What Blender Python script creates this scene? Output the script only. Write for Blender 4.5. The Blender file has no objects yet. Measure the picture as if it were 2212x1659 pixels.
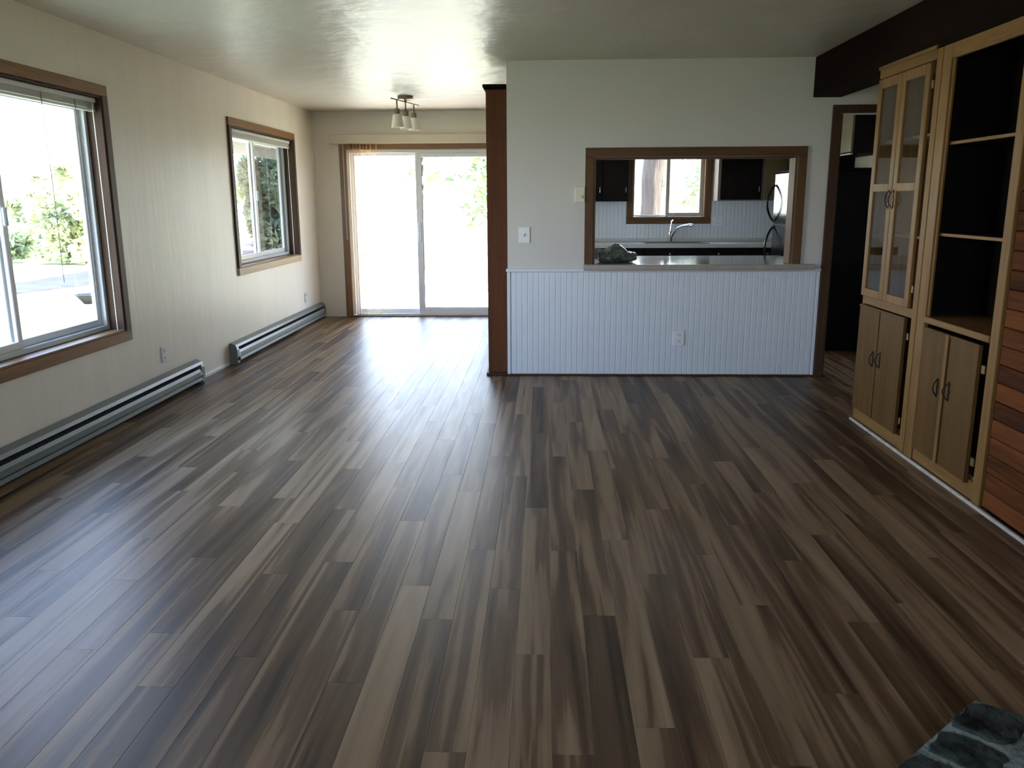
import bpy, bmesh, math, random
from mathutils import Vector, Matrix
random.seed(7)
S = bpy.context.scene
COL = S.collection
PI = math.pi

# ------------------------------------------------------------------ camera
cd = bpy.data.cameras.new('camera'); cam = bpy.data.objects.new('camera', cd); COL.objects.link(cam)
R_ = (0.999211, 0.039338, -0.005413); U_ = (-0.003262, 0.217177, 0.976127); B_ = (0.039575, -0.975339, 0.217134)
cam.matrix_world = Matrix(((R_[0], U_[0], B_[0], 0), (R_[1], U_[1], B_[1], 0), (R_[2], U_[2], B_[2], 1.4074), (0, 0, 0, 1)))
cd.sensor_width = 36; cd.lens = 1786.566 / 2212 * 36; cd.clip_start = .02; cd.clip_end = 400
S.camera = cam

# ------------------------------------------------------------------ sky, sun, exposure
w = bpy.data.worlds.new('sky'); S.world = w; w.use_nodes = True
nt = w.node_tree; nt.nodes.clear()
tc = nt.nodes.new('ShaderNodeTexCoord'); sx = nt.nodes.new('ShaderNodeSeparateXYZ'); rp = nt.nodes.new('ShaderNodeValToRGB')
bg = nt.nodes.new('ShaderNodeBackground'); wo = nt.nodes.new('ShaderNodeOutputWorld')
nt.links.new(tc.outputs['Generated'], sx.inputs[0]); nt.links.new(sx.outputs[2], rp.inputs[0])
rp.color_ramp.elements[0].position = 0; rp.color_ramp.elements[0].color = (.87, .93, 1, 1)
rp.color_ramp.elements[1].position = .75; rp.color_ramp.elements[1].color = (.24, .48, 1, 1)
nt.links.new(rp.outputs[0], bg.inputs[0]); bg.inputs[1].default_value = 20.0
nt.links.new(bg.outputs[0], wo.inputs[0])
sd = bpy.data.lights.new('sun', 'SUN'); sd.energy = 75; sd.angle = .01; sd.color = (1, .91, .74)
so = bpy.data.objects.new('sun', sd); COL.objects.link(so)
so.rotation_euler = Vector((-.77, -.035, -.62)).to_track_quat('-Z', 'Y').to_euler(); so.location = (40, 2, 32)
S.view_settings.view_transform = 'Standard'; S.view_settings.look = 'None'
S.view_settings.gamma = 1; S.view_settings.use_curve_mapping = False
S.view_settings.exposure = -0.12
try:
    S.cycles.use_denoising = True; S.cycles.diffuse_bounces = 7; S.cycles.max_bounces = 12; S.cycles.transparent_max_bounces = 16
    S.cycles.caustics_reflective = False; S.cycles.sample_clamp_indirect = 8
except Exception: pass

def portal(loc, sx_, sy_, direction):
    l = bpy.data.lights.new('portal', 'AREA'); l.shape = 'RECTANGLE'; l.size = sx_; l.size_y = sy_
    l.cycles.is_portal = True
    o = bpy.data.objects.new('portal', l); COL.objects.link(o); o.location = loc
    o.rotation_euler = Vector(direction).to_track_quat('-Z', 'Z' if abs(direction[2]) < .5 else 'Y').to_euler()

# ------------------------------------------------------------------ helpers
def world_of(o):
    v = Vector((0, 0, 0))
    while o is not None: v += o.location; o = o.parent
    return v
def tag(o, label=None, cat=None, group=None, kind=None):
    if label: o['label'] = label
    if cat: o['category'] = cat
    if group: o['group'] = group
    if kind: o['kind'] = kind
    return o
def empty(name, loc, label=None, cat=None, group=None, kind=None):
    o = bpy.data.objects.new(name, None); COL.objects.link(o); o.location = loc; o.empty_display_size = .1
    return tag(o, label, cat, group, kind)
class MB:
    def __init__(s): s.bm = bmesh.new()
    def box(s, x0, x1, y0, y1, z0, z1, bev=0):
        if x1 < x0: x0, x1 = x1, x0
        if y1 < y0: y0, y1 = y1, y0
        if z1 < z0: z0, z1 = z1, z0
        t = bmesh.new(); bmesh.ops.create_cube(t, size=1)
        for v in t.verts: v.co = Vector((x0+(v.co.x+.5)*(x1-x0), y0+(v.co.y+.5)*(y1-y0), z0+(v.co.z+.5)*(z1-z0)))
        if bev:
            b = min(bev, .45*min(x1-x0, y1-y0, z1-z0))
            bmesh.ops.bevel(t, geom=t.edges[:], offset=b, segments=1, affect='EDGES', profile=.5)
        s.add(t); return s
    def add(s, t, M=None):
        if M is not None: bmesh.ops.transform(t, matrix=M, verts=t.verts[:])
        me = bpy.data.meshes.new('tmp'); t.to_mesh(me); t.free(); s.bm.from_mesh(me); bpy.data.meshes.remove(me)
    def rbox(s, c, size, rot, bev=0):
        t = MB(); t.box(-size[0]/2, size[0]/2, -size[1]/2, size[1]/2, -size[2]/2, size[2]/2, bev)
        s.add(t.bm, Matrix.Translation(c) @ rot.to_4x4()); return s
    def tube(s, pts, r, seg=8, caps=True):
        pts = [Vector(p) for p in pts]; n = len(pts); rs = r if isinstance(r, (list, tuple)) else [r]*n
        rings = []; ref = None
        for i, p in enumerate(pts):
            d = (pts[min(i+1, n-1)] - pts[max(i-1, 0)]).normalized()
            a = Vector((0, 0, 1)) if abs(d.z) < .9 else Vector((1, 0, 0))
            if ref is not None: a = ref
            b = d.cross(a).normalized(); a = b.cross(d).normalized(); ref = a
            rings.append([s.bm.verts.new(p + rs[i]*(math.cos(2*PI*k/seg)*a + math.sin(2*PI*k/seg)*b)) for k in range(seg)])
        for i in range(n-1):
            for k in range(seg):
                s.bm.faces.new((rings[i][k], rings[i][(k+1) % seg], rings[i+1][(k+1) % seg], rings[i+1][k]))
        if caps:
            s.bm.faces.new(rings[0][::-1]); s.bm.faces.new(rings[-1])
        return s
    def lathe(s, prof, c, seg=24, M=None):
        rings = []
        for r, z in prof:
            rings.append([s.bm.verts.new(Vector((c[0]+r*math.cos(2*PI*k/seg), c[1]+r*math.sin(2*PI*k/seg), c[2]+z))) for k in range(seg)])
        for i in range(len(rings)-1):
            for k in range(seg):
                s.bm.faces.new((rings[i][k], rings[i][(k+1) % seg], rings[i+1][(k+1) % seg], rings[i+1][k]))
        if prof[0][0] > 0: s.bm.faces.new(rings[0][::-1])
        if prof[-1][0] > 0: s.bm.faces.new(rings[-1])
        return s
    def prism(s, poly, z0, z1):   # poly in XY
        a = [s.bm.verts.new((x, y, z0)) for x, y in poly]; b = [s.bm.verts.new((x, y, z1)) for x, y in poly]
        n = len(poly); s.bm.faces.new(a[::-1]); s.bm.faces.new(b)
        for i in range(n): s.bm.faces.new((a[i], a[(i+1) % n], b[(i+1) % n], b[i]))
        return s
    def prof_y(s, poly, y0, y1):  # poly in XZ extruded along y
        a = [s.bm.verts.new((x, y0, z)) for x, z in poly]; b = [s.bm.verts.new((x, y1, z)) for x, z in poly]
        n = len(poly); s.bm.faces.new(a); s.bm.faces.new(b[::-1])
        for i in range(n): s.bm.faces.new((a[(i+1) % n], a[i], b[i], b[(i+1) % n]))
        return s
    def build(s, name, mat, parent=None, smooth=False, label=None):
        bmesh.ops.recalc_face_normals(s.bm, faces=s.bm.faces[:])
        off = world_of(parent) if parent is not None else Vector((0, 0, 0))
        if parent is not None:
            for v in s.bm.verts: v.co -= off
        me = bpy.data.meshes.new(name); s.bm.to_mesh(me); s.bm.free()
        if smooth:
            for p in me.polygons: p.use_smooth = True
            try: me.set_sharp_from_angle(angle=math.radians(40))
            except Exception: pass
        me.materials.append(mat)
        o = bpy.data.objects.new(name, me); COL.objects.link(o)
        if parent is not None: o.parent = parent
        if label: o['label'] = label
        return o
def bx(name, mat, dims, parent=None, bev=.003, label=None):
    return MB().box(*dims, bev=bev).build(name, mat, parent, label=label)

# ------------------------------------------------------------------ materials
def newmat(name):
    m = bpy.data.materials.new(name); m.use_nodes = True
    return m, m.node_tree, m.node_tree.nodes['Principled BSDF']
def c4(c): return (c[0], c[1], c[2], 1)
def plain(name, col, rough=.5, metal=0, spec=.5, bump=0, bscale=60, var=.0, coat=0, stretch=(1, 1, 1), vscale=3):
    m, t, b = newmat(name)
    b.inputs['Base Color'].default_value = c4(col); b.inputs['Roughness'].default_value = rough
    b.inputs['Metallic'].default_value = metal; b.inputs['Specular IOR Level'].default_value = spec
    b.inputs['Coat Weight'].default_value = coat
    tcn = t.nodes.new('ShaderNodeTexCoord'); mp = t.nodes.new('ShaderNodeMapping'); mp.inputs['Scale'].default_value = stretch
    g = t.nodes.new('ShaderNodeNewGeometry'); t.links.new(g.outputs['Position'], mp.inputs[0])
    if bump:
        n = t.nodes.new('ShaderNodeTexNoise'); n.inputs['Scale'].default_value = bscale; n.inputs['Detail'].default_value = 4
        bp = t.nodes.new('ShaderNodeBump'); bp.inputs['Strength'].default_value = bump; bp.inputs['Distance'].default_value = .02
        t.links.new(mp.outputs[0], n.inputs['Vector']); t.links.new(n.outputs[0], bp.inputs['Height']); t.links.new(bp.outputs[0], b.inputs['Normal'])
    if var:
        n = t.nodes.new('ShaderNodeTexNoise'); n.inputs['Scale'].default_value = vscale; n.inputs['Detail'].default_value = 5
        r = t.nodes.new('ShaderNodeValToRGB')
        r.color_ramp.elements[0].position = .3; r.color_ramp.elements[0].color = c4([x*(1-var) for x in col])
        r.color_ramp.elements[1].position = .7; r.color_ramp.elements[1].color = c4([min(1, x*(1+var)) for x in col])
        t.links.new(mp.outputs[0], n.inputs['Vector']); t.links.new(n.outputs[0], r.inputs[0]); t.links.new(r.outputs[0], b.inputs['Base Color'])
    return m
def wood(name, dark, light, axis='z', rough=.4, sc=9, rand=.0, spec=.5, stretch=.06):
    m, t, b = newmat(name)
    b.inputs['Roughness'].default_value = rough; b.inputs['Specular IOR Level'].default_value = spec
    g = t.nodes.new('ShaderNodeNewGeometry'); mp = t.nodes.new('ShaderNodeMapping')
    s3 = [1, 1, 1]; s3['xyz'.index(axis)] = stretch; mp.inputs['Scale'].default_value = s3
    t.links.new(g.outputs['Position'], mp.inputs[0])
    vec = mp.outputs[0]
    oi = t.nodes.new('ShaderNodeObjectInfo')
    va = t.nodes.new('ShaderNodeVectorMath'); va.operation = 'MULTIPLY_ADD'
    va.inputs[1].default_value = (1, 1, 1); t.links.new(vec, va.inputs[0])
    cmb = t.nodes.new('ShaderNodeMath'); cmb.operation = 'MULTIPLY'; cmb.inputs[1].default_value = 37
    t.links.new(oi.outputs['Random'], cmb.inputs[0]); t.links.new(cmb.outputs[0], va.inputs[2]); vec = va.outputs[0]
    n = t.nodes.new('ShaderNodeTexNoise'); n.inputs['Scale'].default_value = sc; n.inputs['Detail'].default_value = 6; n.inputs['Roughness'].default_value = .65
    n.inputs['Distortion'].default_value = .6
    t.links.new(vec, n.inputs['Vector'])
    f = t.nodes.new('ShaderNodeTexNoise'); f.inputs['Scale'].default_value = sc*9; f.inputs['Detail'].default_value = 2
    t.links.new(vec, f.inputs['Vector'])
    mx = t.nodes.new('ShaderNodeMix'); mx.data_type = 'FLOAT'; mx.inputs[0].default_value = .3
    t.links.new(n.outputs[0], mx.inputs[2]); t.links.new(f.outputs[0], mx.inputs[3])
    src = mx.outputs[0]
    if rand:
        ad = t.nodes.new('ShaderNodeMath'); ad.operation = 'MULTIPLY_ADD'; ad.inputs[1].default_value = rand
        sb = t.nodes.new('ShaderNodeMath'); sb.operation = 'SUBTRACT'; sb.inputs[1].default_value = .5
        t.links.new(oi.outputs['Random'], sb.inputs[0]); t.links.new(sb.outputs[0], ad.inputs[0]); t.links.new(src, ad.inputs[2]); src = ad.outputs[0]
    r = t.nodes.new('ShaderNodeValToRGB'); r.color_ramp.elements[0].position = .33; r.color_ramp.elements[0].color = c4(dark)
    r.color_ramp.elements[1].position = .68; r.color_ramp.elements[1].color = c4(light)
    t.links.new(src, r.inputs[0]); t.links.new(r.outputs[0], b.inputs['Base Color'])
    bp = t.nodes.new('ShaderNodeBump'); bp.inputs['Strength'].default_value = .12; bp.inputs['Distance'].default_value = .004
    t.links.new(f.outputs[0], bp.inputs['Height']); t.links.new(bp.outputs[0], b.inputs['Normal'])
    return m
def plank_mat():
    m, t, b = newmat('laminate_plank')
    g = t.nodes.new('ShaderNodeNewGeometry'); oi = t.nodes.new('ShaderNodeObjectInfo')
    ml = t.nodes.new('ShaderNodeMath'); ml.operation = 'MULTIPLY'; ml.inputs[1].default_value = 61.7; t.links.new(oi.outputs['Random'], ml.inputs[0])
    def coords(scale):
        mp = t.nodes.new('ShaderNodeMapping'); mp.inputs['Scale'].default_value = scale; t.links.new(g.outputs['Position'], mp.inputs[0])
        a = t.nodes.new('ShaderNodeVectorMath'); a.operation = 'ADD'; t.links.new(mp.outputs[0], a.inputs[0]); t.links.new(ml.outputs[0], a.inputs[1])
        return a.outputs[0]
    def noise(vec, sc, det, dist=0, ro=.5):
        n = t.nodes.new('ShaderNodeTexNoise'); n.inputs['Scale'].default_value = sc; n.inputs['Detail'].default_value = det
        n.inputs['Distortion'].default_value = dist; n.inputs['Roughness'].default_value = ro; t.links.new(vec, n.inputs['Vector']); return n.outputs[0]
    big = noise(coords((9.5, .42, 1)), 1.25, 2.5, .9, .5)     # broad sap / heart wood figure
    mid = noise(coords((30, 1.6, 1)), 1.6, 4, .5, .6)
    fine = noise(coords((160, 3.0, 1)), 1.5, 3, 0, .6)
    def mad(a, k, c):
        n = t.nodes.new('ShaderNodeMath'); n.operation = 'MULTIPLY_ADD'; t.links.new(a, n.inputs[0]); n.inputs[1].default_value = k
        if isinstance(c, float): n.inputs[2].default_value = c
        else: t.links.new(c, n.inputs[2])
        return n.outputs[0]
    v = mad(oi.outputs['Random'], .24, -.12)
    v = mad(big, 1.25, v); v = mad(mid, .30, v); v = mad(fine, .16, v); v = mad(v, 1.0, -.355)
    r = t.nodes.new('ShaderNodeValToRGB'); e = r.color_ramp.elements
    stops = [(.22, (.041, .023, .010)), (.36, (.090, .052, .025)), (.49, (.132, .079, .040)), (.53, (.188, .120, .066)), (.68, (.252, .170, .097)), (.84, (.31, .215, .128))]
    e[0].position, e[0].color = stops[0][0], c4(stops[0][1]); e[1].position, e[1].color = stops[-1][0], c4(stops[-1][1])
    for p, c in stops[1:-1]:
        q = e.new(p); q.color = c4(c)
    t.links.new(v, r.inputs[0]); t.links.new(r.outputs[0], b.inputs['Base Color'])
    b.inputs['Roughness'].default_value = .4; b.inputs['Specular IOR Level'].default_value = .20
    rr = mad(mid, .16, .33); t.links.new(rr, b.inputs['Roughness'])
    bp = t.nodes.new('ShaderNodeBump'); bp.inputs['Strength'].default_value = .08; bp.inputs['Distance'].default_value = .003
    t.links.new(fine, bp.inputs['Height']); t.links.new(bp.outputs[0], b.inputs['Normal'])
    return m
def glass_mat(name, tint=(1, 1, 1)):
    m, t, b = newmat(name); t.nodes.remove(b)
    out = t.nodes['Material Output']; tr = t.nodes.new('ShaderNodeBsdfTransparent'); tr.inputs[0].default_value = c4(tint)
    gl = t.nodes.new('ShaderNodeBsdfGlossy'); gl.inputs['Roughness'].default_value = .02
    lw = t.nodes.new('ShaderNodeLayerWeight'); lw.inputs[0].default_value = .5
    pw = t.nodes.new('ShaderNodeMath'); pw.operation = 'POWER'; pw.inputs[1].default_value = 5; t.links.new(lw.outputs['Facing'], pw.inputs[0])
    fr = t.nodes.new('ShaderNodeMath'); fr.operation = 'MULTIPLY_ADD'; fr.inputs[1].default_value = .95; fr.inputs[2].default_value = .04; t.links.new(pw.outputs[0], fr.inputs[0])
    mx = t.nodes.new('ShaderNodeMixShader'); t.links.new(fr.outputs[0], mx.inputs[0]); t.links.new(tr.outputs[0], mx.inputs[1]); t.links.new(gl.outputs[0], mx.inputs[2])
    t.links.new(mx.outputs[0], out.inputs[0]); return m
def mix_trans(name, col, fac, translucent=0):
    m, t, b = newmat(name); t.nodes.remove(b); out = t.nodes['Material Output']
    tr = t.nodes.new('ShaderNodeBsdfTransparent'); df = t.nodes.new('ShaderNodeBsdfDiffuse'); df.inputs[0].default_value = c4(col)
    sh = df.outputs[0]
    if translucent:
        tl = t.nodes.new('ShaderNodeBsdfTranslucent'); tl.inputs[0].default_value = c4(col)
        m2 = t.nodes.new('ShaderNodeMixShader'); m2.inputs[0].default_value = translucent; t.links.new(sh, m2.inputs[1]); t.links.new(tl.outputs[0], m2.inputs[2]); sh = m2.outputs[0]
    mx = t.nodes.new('ShaderNodeMixShader'); mx.inputs[0].default_value = fac; t.links.new(tr.outputs[0], mx.inputs[1]); t.links.new(sh, mx.inputs[2])
    t.links.new(mx.outputs[0], out.inputs[0]); return m

M = {}
M['wall'] = plain('wall_paint', (.84, .775, .675), .42, bump=.13, bscale=9, var=.03, stretch=(1.6, 1.6, .25))
M['wall_far'] = plain('wall_paint_flat', (.74, .70, .63), .6, bump=.04, bscale=40)
M['wall_white'] = plain('white_paint', (.60, .60, .59), .5, bump=.05, bscale=30)
M['bead'] = plain('bead_white', (.66, .735, .82), .4)
M['ceiling'] = plain('ceiling_paint', (.60, .555, .475), .38, bump=1.0, bscale=3.2, stretch=(1, 1.0, 1))
M['plank'] = plank_mat()
M['trim'] = wood('oak_trim', (.15, .07, .024), (.30, .155, .06), 'y', .45, spec=.22)
M['trimz'] = wood('oak_trim_upright', (.12, .058, .022), (.23, .12, .048), 'z', .38)
M['trimx'] = wood('oak_trim_across', (.13, .06, .02), (.25, .125, .045), 'x', .38)
M['trimp'] = wood('pass_trim', (.07, .036, .014), (.135, .072, .03), 'x', .5, spec=.25)
M['trimpz'] = wood('pass_trim_upright', (.08, .042, .016), (.15, .08, .034), 'z', .5, spec=.25)
M['jamb'] = wood('dark_jamb', (.05, .033, .022), (.095, .062, .040), 'z', .65, spec=.12)
M['trimlit'] = wood('oak_trim_lit', (.42, .32, .20), (.58, .46, .31), 'y', .5, spec=.2)  # casing wood lightened: the brighter light on the lower board is in the colour
M['darktrim'] = wood('dark_door_trim', (.04, .02, .011), (.08, .042, .022), 'z', .55, spec=.25)
M['beam'] = wood('beam_brown', (.006, .003, .002), (.017, .008, .005), 'y', .8, spec=.06)
M['post'] = wood('post_brown', (.07, .024, .009), (.13, .047, .018), 'z', .6, sc=7, spec=.2)
M['oak'] = wood('cabinet_oak', (.145, .078, .022), (.28, .155, .05), 'z', .45, sc=10, spec=.28)
M['oaky'] = wood('cabinet_oak_rail', (.145, .078, .022), (.28, .155, .05), 'y', .45, sc=10, spec=.28)
M['oakdoor'] = wood('cabinet_oak_door', (.082, .041, .010), (.145, .077, .021), 'z', .5, sc=12, spec=.22)
M['board'] = wood('cedar_board', (.045, .017, .008), (.17, .058, .018), 'y', .6, spec=.05, sc=8, rand=.36)
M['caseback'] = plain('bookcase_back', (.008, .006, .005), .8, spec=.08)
M['vinyl'] = plain('vinyl_white', (.72, .74, .76), .35)
M['vinylgrey'] = plain('vinyl_grey', (.52, .56, .58), .4)
M['glass'] = glass_mat('window_glass')
M['screen'] = mix_trans('insect_screen', (.05, .06, .06), .38)
M['slat'] = mix_trans('blind_slat', (.84, .74, .58), .93, .45)
M['blindwhite'] = plain('blind_white', (.78, .77, .73), .45)
M['valance'] = plain('valance_cream', (.62, .56, .45), .5)
M['cord'] = plain('cord', (.16, .15, .13), .8)
M['heater'] = plain('heater_metal', (.17, .19, .18), .42, metal=.0)
M['heaterdark'] = plain('heater_slot', (.03, .032, .03), .6)
M['heatfin'] = plain('heater_fin', (.12, .13, .13), .4, metal=.6)
M['plastic'] = plain('plate_white', (.75, .79, .83), .35)
M['plasticgrey'] = plain('plate_slot', (.10, .10, .10), .5)
M['ivory'] = plain('plate_ivory', (.70, .68, .58), .4)
M['bronze'] = plain('handle_bronze', (.035, .026, .02), .35, metal=.7)
M['nickel'] = plain('brushed_nickel', (.22, .18, .13), .4, metal=.8)
M['frost'] = plain('frosted_glass', (.80, .77, .68), .35)
M['chrome'] = plain('chrome', (.6, .6, .6), .15, metal=1)
M['brass'] = plain('hinge_brass', (.45, .33, .15), .35, metal=.9)
M['laminate'] = plain('ledge_laminate', (.30, .29, .26), .10, var=.12, vscale=40)
M['lamedge'] = plain('ledge_edge', (.36, .33, .285), .35, var=.08, vscale=20)
M['counter'] = plain('counter_laminate', (.50, .52, .50), .3)
M['darkcab'] = wood('espresso_cabinet', (.005, .004, .004), (.012, .009, .008), 'z', .6, spec=.12)
M['olive'] = wood('olive_cabinet', (.10, .085, .045), (.17, .14, .075), 'z', .45)
M['cabside'] = wood('cabinet_side', (.16, .12, .09), (.26, .20, .15), 'z', .5)
M['black'] = plain('fridge_black', (.010, .012, .011), .12, bump=.05, bscale=90)
M['fridgeside'] = plain('fridge_side_black', (.004, .004, .004), .7, spec=.1)
M['steel'] = plain('sink_steel', (.35, .35, .34), .3, metal=1)
M['cloth'] = plain('plastic_wrap', (.15, .18, .17), .2, bump=.7, bscale=26, var=.5, vscale=22)
M['stone'] = plain('hearth_stone', (.034, .042, .037), .75, spec=.2, bump=.9, bscale=22, var=.9, vscale=14)
M['mortar'] = plain('hearth_mortar', (.20, .24, .22), .8, bump=.6, bscale=40, var=.45, vscale=14)
M['grass'] = plain('lawn_grass', (.44, .41, .23), .9, spec=.1, bump=.5, bscale=9, var=.25, vscale=.8)
M['road'] = plain('road_asphalt', (.034, .034, .040), .9, spec=.1, var=.15, vscale=2)
M['bark'] = plain('bark', (.030, .021, .016), .9, bump=1, bscale=5, stretch=(4, 4, .6), var=.35, vscale=4)
M['pot'] = plain('planter_dark', (.018, .020, .020), .7, spec=.2)
M['siding'] = plain('eave_paint', (.62, .62, .58), .6)
M['fascia'] = plain('fascia_grey', (.12, .12, .12), .6)
M['roofing'] = plain('roofing', (.10, .09, .085), .9)
M['deck'] = wood('deck_board', (.26, .23, .2), (.42, .38, .33), 'y', .7)
def leaf_mat(name, c):
    m, t, b = newmat(name)
    oi = t.nodes.new('ShaderNodeNewGeometry'); n = t.nodes.new('ShaderNodeTexNoise'); n.inputs['Scale'].default_value = 1.5; n.inputs['Detail'].default_value = 4
    t.links.new(oi.outputs['Position'], n.inputs['Vector'])
    r = t.nodes.new('ShaderNodeValToRGB'); r.color_ramp.elements[0].position = .35; r.color_ramp.elements[0].color = c4([x*.55 for x in c])
    r.color_ramp.elements[1].position = .65; r.color_ramp.elements[1].color = c4([x*1.35 for x in c])
    t.links.new(n.outputs[0], r.inputs[0]); t.links.new(r.outputs[0], b.inputs['Base Color']); b.inputs['Roughness'].default_value = .6
    b.inputs['Specular IOR Level'].default_value = .2
    out = t.nodes['Material Output']; tl = t.nodes.new('ShaderNodeBsdfTranslucent'); t.links.new(r.outputs[0], tl.inputs[0])
    mx = t.nodes.new('ShaderNodeMixShader'); mx.inputs[0].default_value = .4; t.links.new(b.outputs[0], mx.inputs[1]); t.links.new(tl.outputs[0], mx.inputs[2]); t.links.new(mx.outputs[0], out.inputs[0])
    return m
M['leaf_light'] = leaf_mat('leaf_light', (.46, .50, .27))
M['leaf_mid'] = leaf_mat('leaf_mid', (.22, .28, .13))
M['leaf_pale'] = leaf_mat('leaf_pale', (.48, .52, .38))
M['leaf_dark'] = leaf_mat('leaf_dark', (.13, .16, .10))

# ------------------------------------------------------------------ room dimensions (metres; x right, y away, z up)
XL, YF, YK, H = -2.7815, 10.187, 6.65, 2.44
XH = 3.1          # hall / kitchen right wall
YR = -1.7         # wall behind the camera
def sbox(name, mat, dims, label, cat='structure', bev=0):
    return tag(bx(name, mat, dims, None, bev), label, cat, None, 'structure')
def wall(name, mat, axis, p0, p1, a0, a1, holes, label, z0=-.03, z1=H):
    """axis 'x': slab between x=p0..p1 running along y from a0 to a1; holes are (u0,u1,z0,z1)"""
    mb = MB()
    us = sorted({a0, a1} | {u for h in holes for u in h[:2]})
    for u0, u1 in zip(us, us[1:]):
        hs = sorted((h[2], h[3]) for h in holes if h[0] <= u0+1e-6 and h[1] >= u1-1e-6)
        z = z0
        for b, t in hs+[(z1, z1)]:
            if b > z+1e-6:
                if axis == 'x': mb.box(p0, p1, u0, u1, z, b)
                else: mb.box(u0, u1, p0, p1, z, b)
            z = t
    bmesh.ops.remove_doubles(mb.bm, verts=mb.bm.verts[:], dist=1e-5)
    o = mb.build(name, mat); return tag(o, label, 'wall', None, 'structure')

W1 = (3.42, 5.315, .575, 2.055); W2 = (7.495, 9.315, .815, 2.065); W5 = (.2, 1.8, .575, 2.1)
KW = (1.045, 1.905, 1.19, 2.08); SL = (-2.385, -.56, -.0005, 2.005); RW = (-1.1, .45, .85, 2.08)
PT = (.378, 1.93, .86, 1.727); DW = (2.235, 3.03, -.03, 2.035)

# floor with its planks
fl = sbox('floor', M['plank'], (-2.95, XH+.15, YR-.15, YF+.02, -.14, -.0085), 'grey brown wood look plank floor running away from the camera', 'floor')
PW = .112; PL = 1.28
pm = {}
def plank_mesh(L):
    k = round(L, 3)
    if k not in pm:
        b = MB().box(-PW/2+.0002, PW/2-.0002, -L/2+.0002, L/2-.0002, -.0085, 0, .0005)
        me = bpy.data.meshes.new('plank'); b.bm.to_mesh(me); b.bm.free(); me.materials.append(M['plank']); pm[k] = me
    return pm[k]
npl = 0
far_mb = MB()
x = XL+.004
row = 0
while x < XH-.02:
    cx = x+PW/2
    if cx < -.36: ranges = [(1.25, YF-.01)]
    elif cx < 2.03: ranges = [(1.25, YK-.006)]
    else: ranges = [(5.3, 7.85)]
    off = (row*.383+random.uniform(-.1, .1)) % 1*PL
    for y0, y1 in ranges:
        y = y0-off
        while y < y1:
            a, b = max(y, y0), min(y+PL, y1)
            if b-a > .04 and a > 8.45:
                far_mb.box(x+.0002, x+PW-.0002, a+.0002, b-.0002, -.0085, 0)
            elif b-a > .04:
                o = bpy.data.objects.new('plank', plank_mesh(b-a)); COL.objects.link(o); o.parent = fl; o.location = (cx, (a+b)/2, 0); npl += 1
            y += PL
    x += PW; row += 1
mb = far_mb
x = XL+.004
while x < 2.05:
    mb.box(x+.0005, x+PW-.0005, YR+.01, 1.249, -.0085, 0)
    if x > -.4: mb.box(x+.0005, x+PW-.0005, YK+.16, YF-.01, -.0085, 0)
    x += PW
o = mb.build('plank', M['plank'], fl); o['kind'] = 'stuff'

sbox('ceiling', M['ceiling'], (-2.95, XH+.15, YR-.15, YF+.15, H, H+.12), 'pale textured ceiling over the whole room', 'ceiling')
wl = wall('wall_left', M['wall'], 'x', XL-.155, XL, YR-.15, YF+.15, [W1, W2], 'off white side wall holding the two sliding windows')
wf = wall('wall_far', M['wall_far'], 'y', YF, YF+.155, XL, XH, [SL, KW], 'far end wall with the glass sliding door')
wr_ = wall('wall_rear', M['wall_white'], 'y', YR-.15, YR, XL, XH, [RW], 'wall behind the camera')
wk = wall('wall_kitchen', M['wall_white'], 'y', YK, YK+.13, -.30, XH, [PT, DW], 'white wall with the kitchen pass-through opening')
wh = wall('wall_hall', M['wall_far'], 'x', XH, XH+.15, YR-.15, YF+.15, [], 'pale wall at the far side of the hall and kitchen')

# window glass lets the sky in: portals sit in the openings
portal((XL-.16, (W1[0]+W1[1])/2, (W1[2]+W1[3])/2), W1[1]-W1[0], W1[3]-W1[2], (1, 0, 0))
portal((XL-.16, (W2[0]+W2[1])/2, (W2[2]+W2[3])/2), W2[1]-W2[0], W2[3]-W2[2], (1, 0, 0))
#portal((XL-.16, (W5[0]+W5[1])/2, (W5[2]+W5[3])/2), W5[1]-W5[0], W5[3]-W5[2], (1, 0, 0))
portal(((SL[0]+SL[1])/2, YF+.16, (SL[2]+SL[3])/2), SL[1]-SL[0], SL[3]-SL[2], (0, -1, 0))
portal(((KW[0]+KW[1])/2, YF+.16, (KW[2]+KW[3])/2), KW[1]-KW[0], KW[3]-KW[2], (0, -1, 0))
portal(((RW[0]+RW[1])/2, YR-.16, (RW[2]+RW[3])/2), RW[1]-RW[0], RW[3]-RW[2], (0, 1, 0))

tag(bx('trim_6', M['blindwhite'], (XL+.0005, XL+.02, YF-.02, YF-.0005, .20, H-.001), None, .004), 'thin pale corner strip where the left and far walls meet', 'trim', None, 'structure')
# right side: dark beam and the cedar board wall
bm_ = sbox('ceiling_beam', M['beam'], (2.017, 2.228, YR, YK-.001, 2.151, H-.001), 'dark brown boxed beam running along the ceiling above the built in cabinets', 'beam', .004)
wb = wall('wall_right', M['caseback'], 'x', 2.032, 2.19, YR, 3.672, [], 'reddish brown horizontal board wall beside the built in bookcase', z1=2.15)
bh = .083
me_b = {}
z = .022; k = 0
while z < 2.14:
    h = min(bh, 2.145-z)
    if h > .03:
        b = MB().box(2.006, 2.031, YR+.01, 3.668, z+.002, z+h-.001, .004)
        o = b.build('board', M['board'], wb)
    z += bh
tag(bx('trim_1', plain('quarter_round', (.50, .46, .40), .6, var=.2, vscale=20), (1.982, 2.0005, -1.5, 5.30, 0, .016), None, .004),
    'thin pale strip along the floor under the cabinets and boards', 'trim', None, 'structure')

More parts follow.
